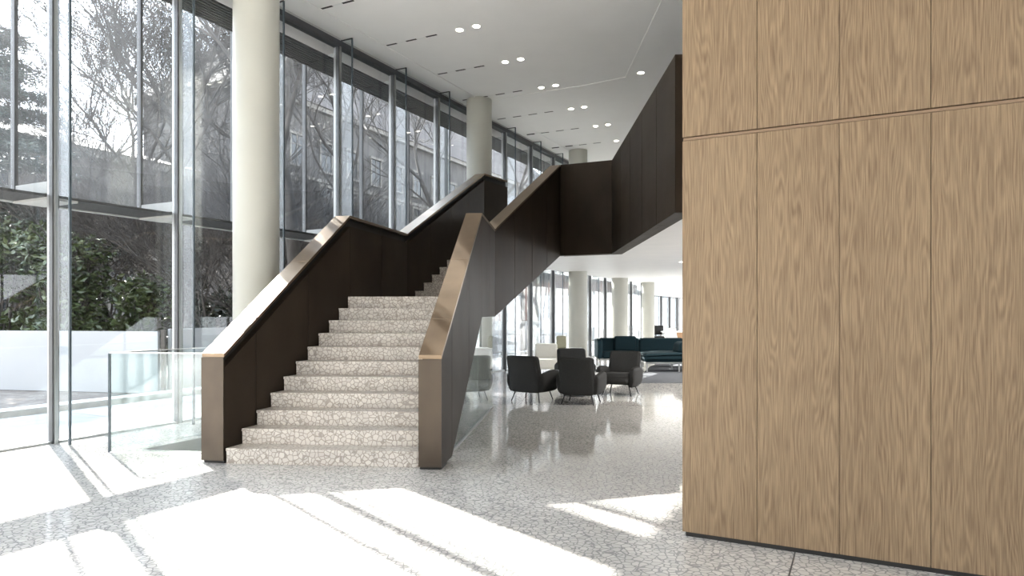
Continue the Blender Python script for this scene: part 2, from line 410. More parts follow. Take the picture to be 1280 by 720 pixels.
m.build('grating', M_deck, wk2)
for n in range(-2, 16):
    m = MB(); fbox(m, n*BAY-.02, n*BAY+.02, .11, .84, 6.521, 6.60); m.build('bracket', M_bracket, wk2)

# far glazed end
for k in range(9):
    r = thing('window_%d' % (FAR+9+k), F(S1, -k*1.9), 'far glazed end bay of the lounge', 'window', kind='structure')
    o = -k*1.9
    m = MB(); fbox(m, S1-.06, S1+.06, o-.04, o+.04, 0, HC); m.build('mullion', M_alu, r)
    m = MB(); fbox(m, S1-.01, S1+.01, o-1.86, o-.041, .05, HC-.1); m.build('pane', G_in, r)
    m = MB(); fbox(m, S1-.04, S1+.04, o-1.86, o-.041, 0, .05); m.build('bottom_track', M_alu, r)

# ------------------------------------------------------------------ columns
def column(x, y, z1, label, r=.33):
    m = MB(); m.lathe([(r, 0.0), (r, z1)], x, y, 64)
    tag(m.build('column', M_col, smooth=True), label, 'column', 'round columns along the glass', 'structure')
column(-3.82, 10.2, HC, 'big round pale column left of the stair')
column(-.807, 16.8, HC, 'round pale column rising behind the stair', .31)
column(2.128, 22.0, HC, 'round pale column left of the teal sofa', .30)
column(4.11, 26.0, HC, 'round pale column behind the teal sofa', .31)
column(5.88, 29.5, HC, 'farthest slim round pale column by the desk', .27)

# ------------------------------------------------------------------ mezzanine slab
ZF = 3.685
mz = [(2.30, 8.75), (2.33, 14.65), (1.10, 15.15), (.93, 15.25), (-.62, 15.92), (-.08, 16.75), F(10.2, -.4), F(S1, -.4), F(S1, -17), (13.4, 30), (13.4, 8.75)]
mb = MB(); mb.prism(mz, 2.95, ZF)
tag(mb.build('ceiling_lounge', M_ceil2), 'white underside of the mezzanine above the lounge', 'ceiling', kind='structure')
mb = MB(); mb.prism(mz, ZF+.001, ZF+.004)
tag(mb.build('floor_mezzanine', M_rug2), 'grey floor of the mezzanine behind the bronze parapet', 'floor', kind='structure')
mb = MB(); fbox(mb, 26.5, S1-.5, -.44, -.37, 2.46, 2.949)
tag(mb.build('trim_header', M_white), 'white dropped header above the far windows', 'header', kind='structure')

# ------------------------------------------------------------------ staircase
R = 1.6/9.55
def lerp(a, b, t): return tuple(a[i]+(b[i]-a[i])*t for i in range(len(a)))
st = thing('staircase', (-1.9, 7.2, 0), 'pale mosaic stone staircase with dark bronze parapets and landing', 'staircase')
# nosing lines (left, right) of the two flights
n1L, n1R = (-3.045, 7.262), (-.955, 7.080)
n11L, n11R = (-2.345, 9.76), (-.665, 9.69)
n12L, n12R = (-1.915, 12.42), (-.36, 11.98)
n22L, n22R = (-.64, 15.86), (.885, 15.25)
n22R = (.86, 15.25)
nos = [(lerp(n1L, n11L, k/10), lerp(n1R, n11R, k/10)) for k in range(11)]
nos2 = [(lerp(n12L, n22L, k/10), lerp(n12R, n22R, k/10)) for k in range(11)]
def step(k, a, b, zt, thick):
    # one solid step: riser + tread between nosing line a and next line b (b a little further to overlap under the next)
    m = MB()
    (al, ar), (bl, br) = a, b
    e = .012
    d = Vector((bl[0]-al[0], bl[1]-al[1])).normalized()*e
    # tread slab with a small nosing
    zb = zt-R+.001
    bk = [(br[0]+d.x*1.5, br[1]+d.y*1.5), (bl[0]+d.x*1.5, bl[1]+d.y*1.5)]
    m.prism([al, ar, bk[0], bk[1]], zt-.03, zt)
    m.prism([(al[0]+d.x, al[1]+d.y), (ar[0]+d.x, ar[1]+d.y), (br[0], br[1]), (bl[0], bl[1])], zb, zt-.0305)
    m.build('step', M_step, st)
for k in range(10): step(k, nos[k], nos[k+1], (k+1)*R, 0)
for k in range(10): step(k, nos2[k], nos2[k+1], (12+k)*R, 0)
m = MB(); m.prism([nos[10][0], nos[10][1], (-.46, 11.2), nos2[0][1], nos2[0][0]], 10*R+.001, 11*R); m.build('landing', M_step, st)
m = MB(); m.prism([nos2[10][0], nos2[10][1], (1.05, 15.5), (-.45, 16.3)], 21*R+.001, 22*R-.003); m.build('top_landing', M_step, st)
# sloping soffits
m = MB()
def soff(a, b, za, zb, t):
    m.hexa([(*a[0], za-t), (*a[1], za-t), (*b[1], zb-t), (*b[0], zb-t)], [(*a[0], za), (*a[1], za), (*b[1], zb), (*b[0], zb)])
soff(nos[1], nos[10], R*.98-.03, 10*R-.03, .14)
soff(nos[10], nos2[0], 10*R-.002, 10*R-.002, .14)
soff(nos2[0], nos2[10], 10.9*R, 20.9*R, .14)
m.build('soffit', M_ceil2, st)

def off_poly(pts, w):
    # offset a polyline sideways by w (to the left of travel for w>0)
    out = []
    for i, p in enumerate(pts):
        p = Vector(p)
        d0 = (p-Vector(pts[i-1])).normalized() if i else None
        d1 = (Vector(pts[i+1])-p).normalized() if i < len(pts)-1 else None
        if d0 is None: n = Vector((-d1.y, d1.x)); out.append(p+n*w); continue
        if d1 is None: n = Vector((-d0.y, d0.x)); out.append(p+n*w); continue
        n0 = Vector((-d0.y, d0.x)); n1 = Vector((-d1.y, d1.x)); b = (n0+n1).normalized()
        out.append(p+b*(w/max(.4, b.dot(n0))))
    return out

def strip(mb, A, B, za0, za1, segs=None, gap=0.0, pitch=None):
    """solid between side polylines A and B; za0 / za1 bottom and top height per station; optional seams every pitch metres"""
    for i in range(len(A)-1):
        L0 = (Vector(B[i+1])-Vector(B[i])).length
        n = max(1, round(L0/pitch)) if pitch else 1
        g = gap/L0/2
        for k in range(n):
            t0 = k/n + (g if pitch else 0); t1 = (k+1)/n - (g if pitch else 0)
            def pt(t, z): 
                a = lerp(A[i], A[i+1], t); b = lerp(B[i], B[i+1], t); zz = z[i]+(z[i+1]-z[i])*t
                return (*a, zz), (*b, zz)
            a0, b0 = pt(t0, za0); a1, b1 = pt(t1, za0); c0, d0 = pt(t0, za1); c1, d1 = pt(t1, za1)
            mb.hexa([a0, b0, b1, a1], [c0, d0, d1, c1])

def parapet(name, inner, outer, zlo, ztop, label=None, recess=True, pitch=1.0, parent=st, front=True):
    """bronze parapet: panelled body, black handrail recess on the inner side, sloping cap"""
    mid = [Vector(a)*.55+Vector(b)*.45 for a, b in zip(inner, outer)]
    ins = [Vector(a)*.985+Vector(b)*.015 for a, b in zip(inner, outer)]
    ous = [Vector(a)*.015+Vector(b)*.985 for a, b in zip(inner, outer)]
    g = bpy.data.objects.new('parapet', None); g.location = (0,0,0); g.parent = parent; C.objects.link(g)
    g.location = Vector((inner[0][0], inner[0][1], 0)) - Vector(parent.location)
    zc = [z-.04 for z in ztop]; zr = [z-.16 for z in ztop]
    m = MB(); strip(m, inner, mid, zlo, zr, pitch=pitch, gap=.011); m.build('inner_panel', M_bronze, g)
    m = MB(); strip(m, mid, outer, zlo, zc, pitch=pitch, gap=.011); m.build('outer_panel', M_bronze, g)
    m = MB(); strip(m, ins, ous, [z+.01 for z in zlo], [z-.002 for z in zr]); strip(m, [Vector(a)*.7+Vector(b)*.3 for a, b in zip(inner, outer)], ous, [z-.003 for z in zr], [z-.001 for z in zc]); m.build('core', M_dark, g)
    m = MB(); strip(m, inner, outer, zc, ztop, pitch=1.25, gap=.005); m.build('cap', M_cap, g)
    if front:
        a = Vector(inner[0]); b = Vector(outer[0]); d = Vector(((inner[1][0]-a.x), (inner[1][1]-a.y))).normalized()*.012
        m = MB(); m.prism([a-d, b-d, b-d*.05, a-d*.05], .03, ztop[0]-.042); m.build('end_panel', M_end, g)
        d2 = d*3
        m = MB(); m.prism([a*.97+b*.03+d2*.6, a*.03+b*.97+d2*.6, b*.97+a*.03+d2*8, a*.97+b*.03+d2*8], 0, .031); m.build('plinth', M_dark, g)
    return g
zt0, zt1, zt2 = 7*R, 18*R, 29*R
SOFZ = 1.55
# left parapet
Li = [(-3.072, 7.282), (-2.338, 9.86), (-1.850, 12.09), (-.640, 15.86), (-.108, 16.73)]
Lo = off_poly(Li, .235); Lo[0] = Vector((-3.333, 7.34)); Lo[1] = Vector((-2.56, 9.90))
# a first station on the floor so that the lower edge starts at the ground
def insert(Ai, Ao, zl, zt, t):
    a = lerp(Ai[0], Ai[1], t); b = lerp(Ao[0], Ao[1], t)
    return [Ai[0], a]+list(Ai[1:]), [Ao[0], b]+list(Ao[1:]), zl, zt
t = .2
Li2, Lo2, _, _ = insert(Li, Lo, 0, 0, t)
zlL = [.03, .03, SOFZ, SOFZ, 2.87, 2.87]
ztL = [zt0, zt0+(zt1-zt0)*t, zt1, zt1, zt2, zt2]
parapet('left', Li2, Lo2, zlL, ztL)
# right parapet
Ro = [(-.720, 6.984), (-.420, 9.60), (-.284, 11.44), (1.06, 14.95)]
Ri = off_poly(Ro, .23); Ri[0] = Vector((-.957, 7.002)); Ri[1] = Vector((-.648, 9.62))
Ri2, Ro2, _, _ = insert(Ri, Ro, 0, 0, t)
zlR = [.03, .03, SOFZ, SOFZ, 2.87]
ztR = [zt0, zt0+(zt1-zt0)*t, zt1, zt1, zt2]
parapet('right', Ri2, Ro2, zlR, ztR)

# mezzanine parapet: A-B faces the stair, B-C runs towards the viewer, then it turns right
mg = thing('mezzanine_parapet', (2.1, 14.5, 2.87), 'dark bronze parapet around the mezzanine edge above the lounge', 'parapet')
Mo = [(1.066, 14.955), (2.122, 14.483), (2.052, 8.582), (4.6, 8.50)]
Mi = off_poly(Mo, .23)
zl = [2.87]*4; zt = [zt2]*4
zc = [z-.03 for z in zt]
for i, nm in ((0, 1), (1, 4), (2, 2)):
    m = MB()
    strip(m, Mi[i:i+2], Mo[i:i+2], zl[:2], zc[:2], pitch=(1.6 if i == 0 else 1.22), gap=.011)
    m.build('panel', M_bronze, mg)
m = MB(); strip(m, Mi, Mo, zc, zt); m.build('cap', M_bronze, mg)
m = MB()
xd = (Vector(Mo[1])-Vector(Mo[0])).normalized()*.14; Mi = [Vector(Mi[0])-xd]+list(Mi[1:]); Mo = [Vector(Mo[0])-xd]+list(Mo[1:])
strip(m, [Vector(a)*.93+Vector(b)*.07 for a, b in zip(Mi, Mo)], [Vector(a)*.07+Vector(b)*.93 for a, b in zip(Mi, Mo)], [2.875]*4, [zt2-.031]*4)
m.build('core', M_dark, mg)

# glass screen below the right parapet
gs = thing('glass_screen', (-.55, 9.0, 0), 'clear glass screen closing the space under the stair', 'glass screen')
ga, gb = Vector((-.735, 7.50)), Vector((-.335, 11.55))
def on(t): return ga+(gb-ga)*t
def lowz(y): return .04+(SOFZ-.04)*min(1, max(0, (y-7.52)/(9.58-7.52)))
nrm = Vector((gb.y-ga.y, -(gb.x-ga.x))).normalized()*.008
for t0, t1 in ((.0, .585), (.59, 1.0)):
    m = MB(); pts = [t0+.02] + ([.513] if t0 < .5 else []) + [t1]
    if t0 >= .5: pts = [t0, t1]
    bot = [on(x) for x in pts]
    m0 = [(*(p-nrm), .035) for p in bot]; m1 = [(*(p-nrm), lowz(p.y)-.005) for p in bot]
    k0 = [(*(p+nrm), .035) for p in bot]; k1 = [(*(p+nrm), lowz(p.y)-.005) for p in bot]
    for i in range(len(bot)-1):
        m.hexa([m0[i], k0[i], k0[i+1], m0[i+1]], [m1[i], k1[i], k1[i+1], m1[i+1]])
    m.build('pane', G_rail, gs)
m = MB(); n2 = nrm*2.2; m.prism([ga-n2, gb-n2, gb+n2, ga+n2], 0, .03); m.build('channel', M_alu, gs)

# glass balustrade round the stairwell on the left
bl = thing('glass_balustrade', (-4.64, 7.89, 0), 'frameless glass balustrade around the stairwell left of the stair', 'balustrade')
m = MB(); m.prism([(-4.64, 7.885), (-3.40, 7.80), (-3.40, 7.816), (-4.64, 7.901)], .0, 1.14); m.build('front_pane', G_rail, bl)
e = Vector((.458, 1)).normalized()
p0 = Vector((-4.64, 7.905)); p1 = p0+e*5.4; w = Vector((e.y, -e.x))*.016
m = MB(); m.prism([p0, p0+w, p1+w, p1], .0, 1.14); m.build('side_pane', G_rail, bl)
m = MB(); m.prism([(-4.645, 7.880), (-3.40, 7.795), (-3.40, 7.821), (-4.645, 7.906)], 1.141, 1.153); m.prism([p0, p0+w*1.2, p1+w*1.2, p1], 1.141, 1.153); m.build('top_rail', M_steel, bl)
m = MB(); m.prism([(-4.665, 7.882), (-4.642, 7.880), (-4.642, 7.906), (-4.665, 7.908)], .0, 1.14); m.build('corner_edge', M_finedge, bl)
m = MB(); m.prism([(-4.64, 7.875), (-3.40, 7.79), (-3.40, 7.799), (-4.64, 7.884)], .0, .012); m.build('base_trim', M_steel, bl)

# ------------------------------------------------------------------ oak wall
ow = thing('wall_oak', (1.226, 4.911, 0), 'tall oak veneer panelled wall filling the right side', 'wall', kind='structure')
ang = math.atan2(-.462, .887)
ow.rotation_euler = (0, 0, ang)
def lbuild(mb_, name, m_, parent):     # built in the parent's own coordinates
    loc = parent.location.copy(); parent.location = (0,0,0)
    o = mb_.build(name, m_, parent); parent.location = loc; return o
for k in range(11):
    x0, x1 = k*.5092+(.002 if k else 0), (k+1)*.5092-.002
    for z0, z1 in ((.035, 2.838), (2.868, HC-.1)):
        m = MB(); m.box(x0, x1, 0, .03, z0, z1); lbuild(m, 'oak_panel', M_oak, ow)
m = MB(); m.box(.003, 5.6, .012, .028, 2.844, 2.862); lbuild(m, 'joint_strip', M_strip, ow)
m = MB(); m.box(.004, 5.6, .031, 1.8, .036, HC-.05); lbuild(m, 'core', M_strip, ow)
m = MB(); m.box(.02, 5.6, .018, 1.75, 0, .0355); lbuild(m, 'plinth', M_dark, ow)

# ------------------------------------------------------------------ ceiling lights and slots
def downlight(x, y, label, grp='recessed ceiling downlights'):
    z = HC
    if x > 2.6 or y > 16.8: z = HC-.012
    r = thing('downlight', (x, y, z-.012), label, 'downlight', grp)
    m = MB(); m.lathe([(.062, z-.004), (.085, z-.012), (.09, z-.001)], x, y, 24); m.build('trim_ring', M_white, r, True)
    m = MB(); m.lathe([(.060, z-.014), (.060, z-.0125)], x, y, 24); m.build('lamp', M_emit, r)
RW = ['nearest row', 'second row', 'third row', 'fourth row', 'fifth row', 'farthest row']
for k in range(6):
    p = Vector((-.97, 12.62)) + Vector((.826, 1.61))*k
    q = p + Vector((.893, -.45))*.36
    downlight(p.x, p.y, 'round ceiling downlight nearer the glass in the %s' % RW[k])
    if k < 5: downlight(q.x, q.y, 'round ceiling downlight farther from the glass in the %s' % RW[k])
downlight(2.80, 14.83, 'single round ceiling downlight above the mezzanine parapet')
SLW = ['shortest gap to the lights', 'in the middle of its row', 'closest to the glass']
for k in range(-1, 6):
    p = Vector((-.97, 12.62)) + Vector((.826, 1.61))*k
    for j in range(3 if k < 2 else 4):
        a = p + NO*(.50+j*.46); b = a + NO*.24
        w = U*.022
        m = MB(); m.prism([a-w, b-w, b+w, a+w], HC-.004-(.012 if k > 2 else 0), HC+.002)
        tag(m.build('air_slot', M_dark), 'thin dark ceiling air slot %s, %s' % (['first from the lights', 'second from the lights', 'third from the lights', 'fourth from the lights'][j], (['cut by the top of the picture']+RW)[k+1]), 'air slot', 'thin dark ceiling air slots')
    for j in range(2 if k < 2 else 3):
        a = p + NO*(.50+j*.46+.25); b = a + NO*.20; w = U*.018
        m = MB(); m.prism([a-w, b-w, b+w, a+w], HC-.003-(.012 if k > 2 else 0), HC+.002); m.build('slot_bridge', M_white, ce)

# lounge ceiling spots: the first is visible, the rest added unseen as fill light
for k, (x, y) in enumerate([(4.40, 17.7), (3.2, 11.0), (4.9, 11.0), (4.1, 14.4), (6.2, 14.4), (6.4, 18.0), (5.9, 21.6), (8.0, 21.6), (7.2, 25.2), (9.4, 25.2), (6.6, 11.0), (8.3, 14.4), (8.6, 18.0)]):
    r = thing('lounge_downlight', (x, y, 2.94), 'small round downlight in the lounge ceiling beside the oak wall edge' if k == 0 else 'added fill downlight hidden behind the oak wall to brighten the lounge', 'downlight', 'lounge ceiling downlights')
    m = MB(); m.lathe([(.062, 2.946), (.085, 2.938), (.09, 2.949)], x, y, 24); m.build('trim_ring', M_white, r, True)
    m = MB(); m.lathe([(.060, 2.936), (.060, 2.9375)], x, y, 24); m.build('lamp', M_emit, r)
    ld = bpy.data.lights.new('spot', 'SPOT'); ld.energy = 130; ld.spot_size = math.radians(140); ld.spot_blend = .6; ld.shadow_soft_size = .06; ld.color = (1, .95, .88)
    lo = bpy.data.objects.new('spot', ld); C.objects.link(lo); lo.parent = r; lo.location = (0, 0, -.012)

# ------------------------------------------------------------------ lounge chairs
def make_armchair():
    t = thing('armchair', (0,0,0), 'charcoal armchair', 'armchair', 'charcoal armchairs around the white table')
    def back(v):     # lean and narrow slightly upwards, waist at arm height
        h = (v.z-.30)/.54
        v.x *= 1.0-.05*max(0, h); v.y += -.15*h - .05*math.cos(v.x/.31*PI/2)*.6
        return v
    def back(v):     # one upholstered slab: leans back, rounds in under the seat
        h = (v.z-.30)/.54
        if h < 0: v.x *= 1+.28*h; v.y += .30*h*h+.10*h
        v.x *= 1.0-.04*max(0, h); v.y += -.15*h - .035*math.cos(v.x/.31*PI/2)
        return v
    m = MB(); m.rbox(-.32, .32, -.31, -.17, .17, .84, .055, 4, back, 5); m.build('backrest', M_charc, t, True, 80)
    m = MB(); m.rbox(-.27, .27, -.22, .40, .22, .43, .07, 4, lambda v: v+Vector((0, 0, .05*(v.y+.2))), 2); m.build('seat', M_charc, t, True, 80)
    for s in (-1, 1):
        def arm(v, s=s):
            # rounded club arm: swells forward and rolls at the top
            y = (v.y+.26)/.62
            v.z = .19+(v.z-.19)*(.92+.16*math.sin(min(1, max(0, y))*PI*.85)) - .0
            v.x += s*.03*math.sin(min(1,max(0,y))*PI)
            if v.z < .3: v.x -= s*.04*(.3-v.z)/.11; v.y *= .92
            return v
        m = MB(); m.rbox(min(s*.27, s*.39), max(s*.27, s*.39), -.31, .38, .18, .54, .058, 4, arm, 3); m.build('armrest', M_charc, t, True, 80)
    for sx in (-1, 1):
        for sy in (-1, 1):
            m = MB(); m.tube((sx*.22, sy*.20, .24), (sx*.29, sy*.27-.01, 0), .014, .010, 10); m.build('leg', M_legs, t, True)
    return t
ac = make_armchair()
def yaw(dx, dy): return math.atan2(-dx, dy)
ac.location = (.38, 12.62, 0); ac.rotation_euler = (0, 0, yaw(.50, .86)); ac['label'] = 'charcoal armchair seen from behind, nearest the glass screen under the stair'
dup(ac, (1.24, 12.22, 0), yaw(.34, .94), 'charcoal armchair seen from behind, nearest the viewer in front of the white table')
dup(ac, (1.33, 14.55, 0), yaw(.1, -1), 'charcoal armchair behind the white table, mostly hidden by the others')
dup(ac, (2.14, 13.50, 0), yaw(-.42, -.9), 'charcoal armchair facing the viewer, its seat showing, beside the teal sofa')
tb = thing('coffee_table', (1.22, 13.35, 0), 'low round white coffee table between the charcoal armchairs', 'table')
m = MB(); m.lathe([(.40, .42), (.51, .435), (.51, .45), (.50, .455)], 1.22, 13.35, 40); m.build('tabletop', M_lac, tb, True, 30)
m = MB(); m.lathe([(.03, .02), (.03, .42)], 1.22, 13.35, 16); m.build('stem', M_legs, tb, True)
m = MB(); m.lathe([(.22, 0), (.22, .012), (.03, .03)], 1.22, 13.35, 32); m.build('base', M_legs, tb, True, 30)
cp = MB(); cp.lathe([(.03, .456), (.042, .49), (.046, .505), (.046, .51)], .86, 13.25, 20)
tag(cp.build('ashtray', M_legs, smooth=True), 'small black bowl on the low white table', 'bowl')

# carpet, sofa, daybed
cr = MB(); cr.prism([(2.80, 15.70), (9.5, 15.70), (9.5, 24.5), (6.2, 24.5), (4.2, 20.7)], .0, .012)
tag(cr.build('carpet', M_rug), 'grey carpet laid under the teal sofa', 'carpet')
sf = thing('sofa', (4.0, 20.6, 0), 'long teal sofa with its left arm and back towards the columns', 'sofa', 'teal sofa pieces')
SX0, SX1, SY = 2.52, 6.6, 20.1
m = MB(); m.rbox(SX0+.06, SX1, SY+.02, SY+.84, .22, .27, .012, 2); m.build('base_frame', M_alu, sf)
for k, (a, b) in enumerate(((SX0+.16, 3.86), (3.87, 5.2), (5.21, 6.55))):
    m = MB(); m.rbox(a, b, SY, SY+.72, .27, .46, .06, 4, lambda v, a=a, b=b: v+Vector((0,0,.03*math.sin((v.x-a)/(b-a)*PI) if v.z > .38 else 0)), 3); m.build('seat_cushion', M_teal, sf, True, 80)
    m = MB(); m.rbox(a-(.0 if k else .02), b, SY+.60, SY+.84, .40, .86, .06, 4, lambda v: v+Vector((0, .08*(v.z-.4), 0)), 3); m.build('back_cushion', M_teal, sf, True, 80)
m = MB(); m.rbox(SX0, SX0+.15, SY, SY+.86, .27, .84, .05, 4, None, 2); m.build('arm', M_teal, sf, True, 80)
for x, y in ((SX0+.08, SY+.05), (SX0+.08, SY+.78), (3.87, SY+.05), (5.2, SY+.05), (5.2, SY+.78), (3.87, SY+.78)):
    m = MB(); m.box(x-.02, x+.02, y-.02, y+.02, .012, .222); m.build('leg', M_alu, sf)
cu = MB(); cu.rbox(3.1, 3.75, SY+.50, SY+.64, .47, .92, .06, 4, None, 3)
tag(cu.build('cushion', M_teal, smooth=True, auto=80), 'plump teal cushion leaning in the left corner of the sofa', 'cushion')
db = thing('daybed', (4.4, 18.9, 0), 'teal backless sofa piece with a bolster in front of the long sofa', 'sofa', 'teal sofa pieces')
m = MB(); m.rbox(3.62, 5.6, 18.55, 19.45, .23, .28, .012, 2); m.build('base_frame', M_alu, db)
m = MB(); m.rbox(3.60, 5.6, 18.5, 19.5, .28, .50, .08, 5, lambda v: v+Vector((0,0,.04*math.sin((v.x-3.6)/2*PI) if v.z > .4 else 0)), 3); m.build('seat_cushion', M_teal, db, True, 80)
m = MB(); m.rbox(4.52, 5.1, 18.62, 19.4, .50, .82, .10, 5, lambda v: v+Vector((.25*(v.z-.5), 0, 0)), 3); m.build('bolster', M_teal, db, True, 80)
for x in (3.68, 4.55, 5.5):
    for y in (18.6, 19.4):
        m = MB(); m.box(x-.02, x+.02, y-.02, y+.02, .012, .232); m.build('leg', M_alu, db)

# cream seats near the glass
cs = thing('cream_armchair', (.92, 17.9, 0), 'cream low armchair by the glass behind the charcoal armchairs', 'armchair')
m = MB(); m.rbox(.62, 1.22, 17.6, 18.3, .16, .42, .06, 4, None, 2); m.build('seat', M_cream, cs, True, 80)
m = MB(); m.rbox(.62, 1.22, 18.22, 18.4, .30, .80, .06, 4, lambda v: v+Vector((0,.15*(v.z-.3),0)), 2); m.build('backrest', M_cream, cs, True, 80)
for x in (.56, 1.23):
    m = MB(); m.hexa([(x, 17.55, 0.0), (x+.05, 17.55, 0.0), (x+.05, 17.65, 0.0), (x, 17.65, 0.0)], [(x, 18.25, .62), (x+.05, 18.25, .62), (x+.05, 18.35, .62), (x, 18.35, .62)]); m.build('slanted_leg', M_lac, cs)
cb = thing('low_cabinet', (1.55, 19.1, 0), 'long low white cabinet behind the charcoal armchairs', 'cabinet')
m = MB(); m.box(1.15, 1.95, 18.9, 19.4, .08, .60); m.build('body', M_lac, cb)
m = MB(); m.box(1.13, 1.97, 18.87, 19.42, .601, .63); m.build('worktop', M_lac, cb)
m = MB(); m.box(1.2, 1.9, 18.95, 19.35, 0, .079); m.build('plinth', M_dark, cb)
for k in range(2):
    m = MB(); m.box(1.17+k*.39, 1.54+k*.39, 18.882, 18.899, .11, .58); d = m.build('door', M_lac, cb)
oc = MB(); oc.rbox(1.24, 1.52, 18.95, 19.1, .632, .98, .05, 4, lambda v: v+Vector((0,.2*(v.z-.6),0)), 2)
tag(oc.build('cushion', M_olive, smooth=True, auto=80), 'olive cushion propped on the low white cabinet', 'cushion')

# desk corner far right
ds = thing('desk', (7.0, 31, 0), 'pale topped desk with wooden front at the far end', 'desk')
m = MB(); m.box(6.9, 10.5, 31.0, 31.9, .74, .79); m.build('desktop', M_lac, ds)
m = MB(); m.box(7.5, 10.2, 31.15, 31.2, .25, .739); m.build('modesty_panel', M_wood2, ds)
for x in (7.0, 10.4):
    m = MB(); m.box(x-.03, x+.03, 31.05, 31.85, 0, .739); m.build('leg', M_lac, ds)
oc2 = thing('office_chair', (6.75, 31.4, 0), 'black office chair at the end of the far desk', 'chair')
m = MB(); m.rbox(6.4, 7.0, 31.2, 31.8, .45, .56, .04, 3); m.build('seat', M_legs, oc2, True)
m = MB(); m.rbox(6.4, 7.05, 31.72, 31.84, .62, 1.05, .05, 3); m.build('backrest', M_legs, oc2, True)
m = MB(); m.tube((6.7, 31.5, .05), (6.7, 31.5, .46), .03); m.tube((6.7, 31.78, .5), (6.7, 31.80, .7), .025); m.build('stem', M_legs, oc2, True)
for k in range(5):
    a = 2*PI*k/5; m = MB(); m.tube((6.7, 31.5, .08), (6.7+.3*math.cos(a), 31.5+.3*math.sin(a), .04), .025, .018)
    m.tube((6.7+.3*math.cos(a), 31.5+.3*math.sin(a)-.02, .03), (6.7+.3*math.cos(a), 31.5+.3*math.sin(a)+.02, .03), .03); m.build('leg', M_legs, oc2, True)
wc = thing('white_chair', (6.95, 29.6, 0), 'white shell chair in front of the far desk', 'chair')
def curve_shell(v):
    v.y += .25*((v.z-.45)/.45)**2*(-1 if v.z > .45 else 0); return v
m = MB(); m.rbox(6.72, 7.18, 29.4, 29.46, .44, .98, .025, 3, lambda v: v+Vector((.12*(v.z-.9)**2*4 - .1, 0, 0)), 3); m.build('backrest', M_lac, wc, True, 80)
m = MB(); m.rbox(6.72, 7.18, 29.4, 29.86, .41, .45, .018, 3); m.build('seat', M_lac, wc, True)
for sx in (-1, 1):
    for sy in (-1, 1):
        m = MB(); m.tube((6.95+sx*.15, 29.63+sy*.15, .42), (6.95+sx*.22, 29.63+sy*.2, 0), .014, .01); m.build('leg', M_wood2, wc, True)

# ------------------------------------------------------------------ outdoors
M_pave = noisy(mat('pale_paving', rough=.8), (.25,.25,.25), (.32,.32,.315), 3, 6)
M_grav = noisy(mat('gravel_soil', rough=1), (.13,.11,.095), (.23,.205,.18), 6, 8, .6)
M_kerb = noisy(mat('pale_kerb', rough=.8), (.55,.54,.50), (.66,.65,.61), 8, 4)
M_hoard = noisy(mat('white_hoarding', rough=.6), (.35,.355,.36), (.385,.385,.385), .7, 3)
M_post = mat('weathered_post', (.10,.085,.07), .8)
M_stone = noisy(mat('old_plaster', rough=.9), (.055,.049,.044), (.10,.09,.082), 1.2, 8, .3)
M_stone2 = noisy(mat('grey_plaster', rough=.9), (.045,.042,.04), (.08,.075,.07), 1.0, 8, .3)
M_stucco = noisy(mat('cornice_stone', rough=.9), (.13,.12,.108), (.18,.17,.15), 3, 5)
M_roof = noisy(mat('roof_tiles', rough=.9), (.05,.04,.036), (.08,.066,.058), 6, 5, .4)
M_pane = mat('dark_window_glass', (.02,.025,.03), .08)
M_bark = noisy(mat('grey_bark', rough=.95), (.03,.026,.022), (.07,.06,.052), 9, 6, .6, (1,1,.3))
def leafmat(name, c1, c2):
    m = noisy(mat(name, rough=.33), c1, c2, 1.6, 3)
    P(m).inputs['Transmission Weight'].default_value = 0
    return m
M_leaf = leafmat('green_leaves', (.020,.032,.012), (.085,.11,.038))
M_ivy = leafmat('ivy_leaves', (.010,.014,.007), (.03,.038,.018))
M_need = leafmat('cedar_needles', (.018,.030,.022), (.05,.07,.05))

gd = MB(); fbox(gd, S0-30, S1+30, .90, 60, -.5, -.11)
tag(gd.build('ground_outside', M_grav), 'brown gravel and soil outside the glass', 'ground', kind='structure')
g2 = MB()
fbox(g2, S0-4, S1+10, .101, 1.70, -.4, -.03)
for k in range(-8, 26): fbox(g2, k*1.8, k*1.8+1.79, 1.715, 3.0, -.4, -.035)
tag(g2.build('path_outside', M_pave), 'sunlit pale paving strip along the glass', 'path', kind='structure')
gr_ = MB(); gr_.prism([(13.7, -8), (40, -8), (40, 60), (13.7, 60)], -.4, -.05)  # unseen pale ground added outside the light-giving right glazing
tag(gr_.build('path_side', M_pave), 'unseen pale ground added beyond the far right glazing', 'path', kind='structure')
gf = MB(); gf.prism([(BA.x-6, BA.y-.1), (BA.x-6, BA.y-26), (30, -40), (30, -8), (BB.x, BB.y-.1)], -.4, -.03)  # unseen pale ground added to bounce light through the back glazing
tag(gf.build('path_bounce', M_pave), 'unseen pale ground behind the viewer, added to bounce light in', 'path', kind='structure')
g3 = MB(); fbox(g3, 1.0, 40, 3.35, 3.75, -.4, .03)
tag(g3.build('kerb', M_kerb), 'pale stone kerb beyond the paving', 'kerb')

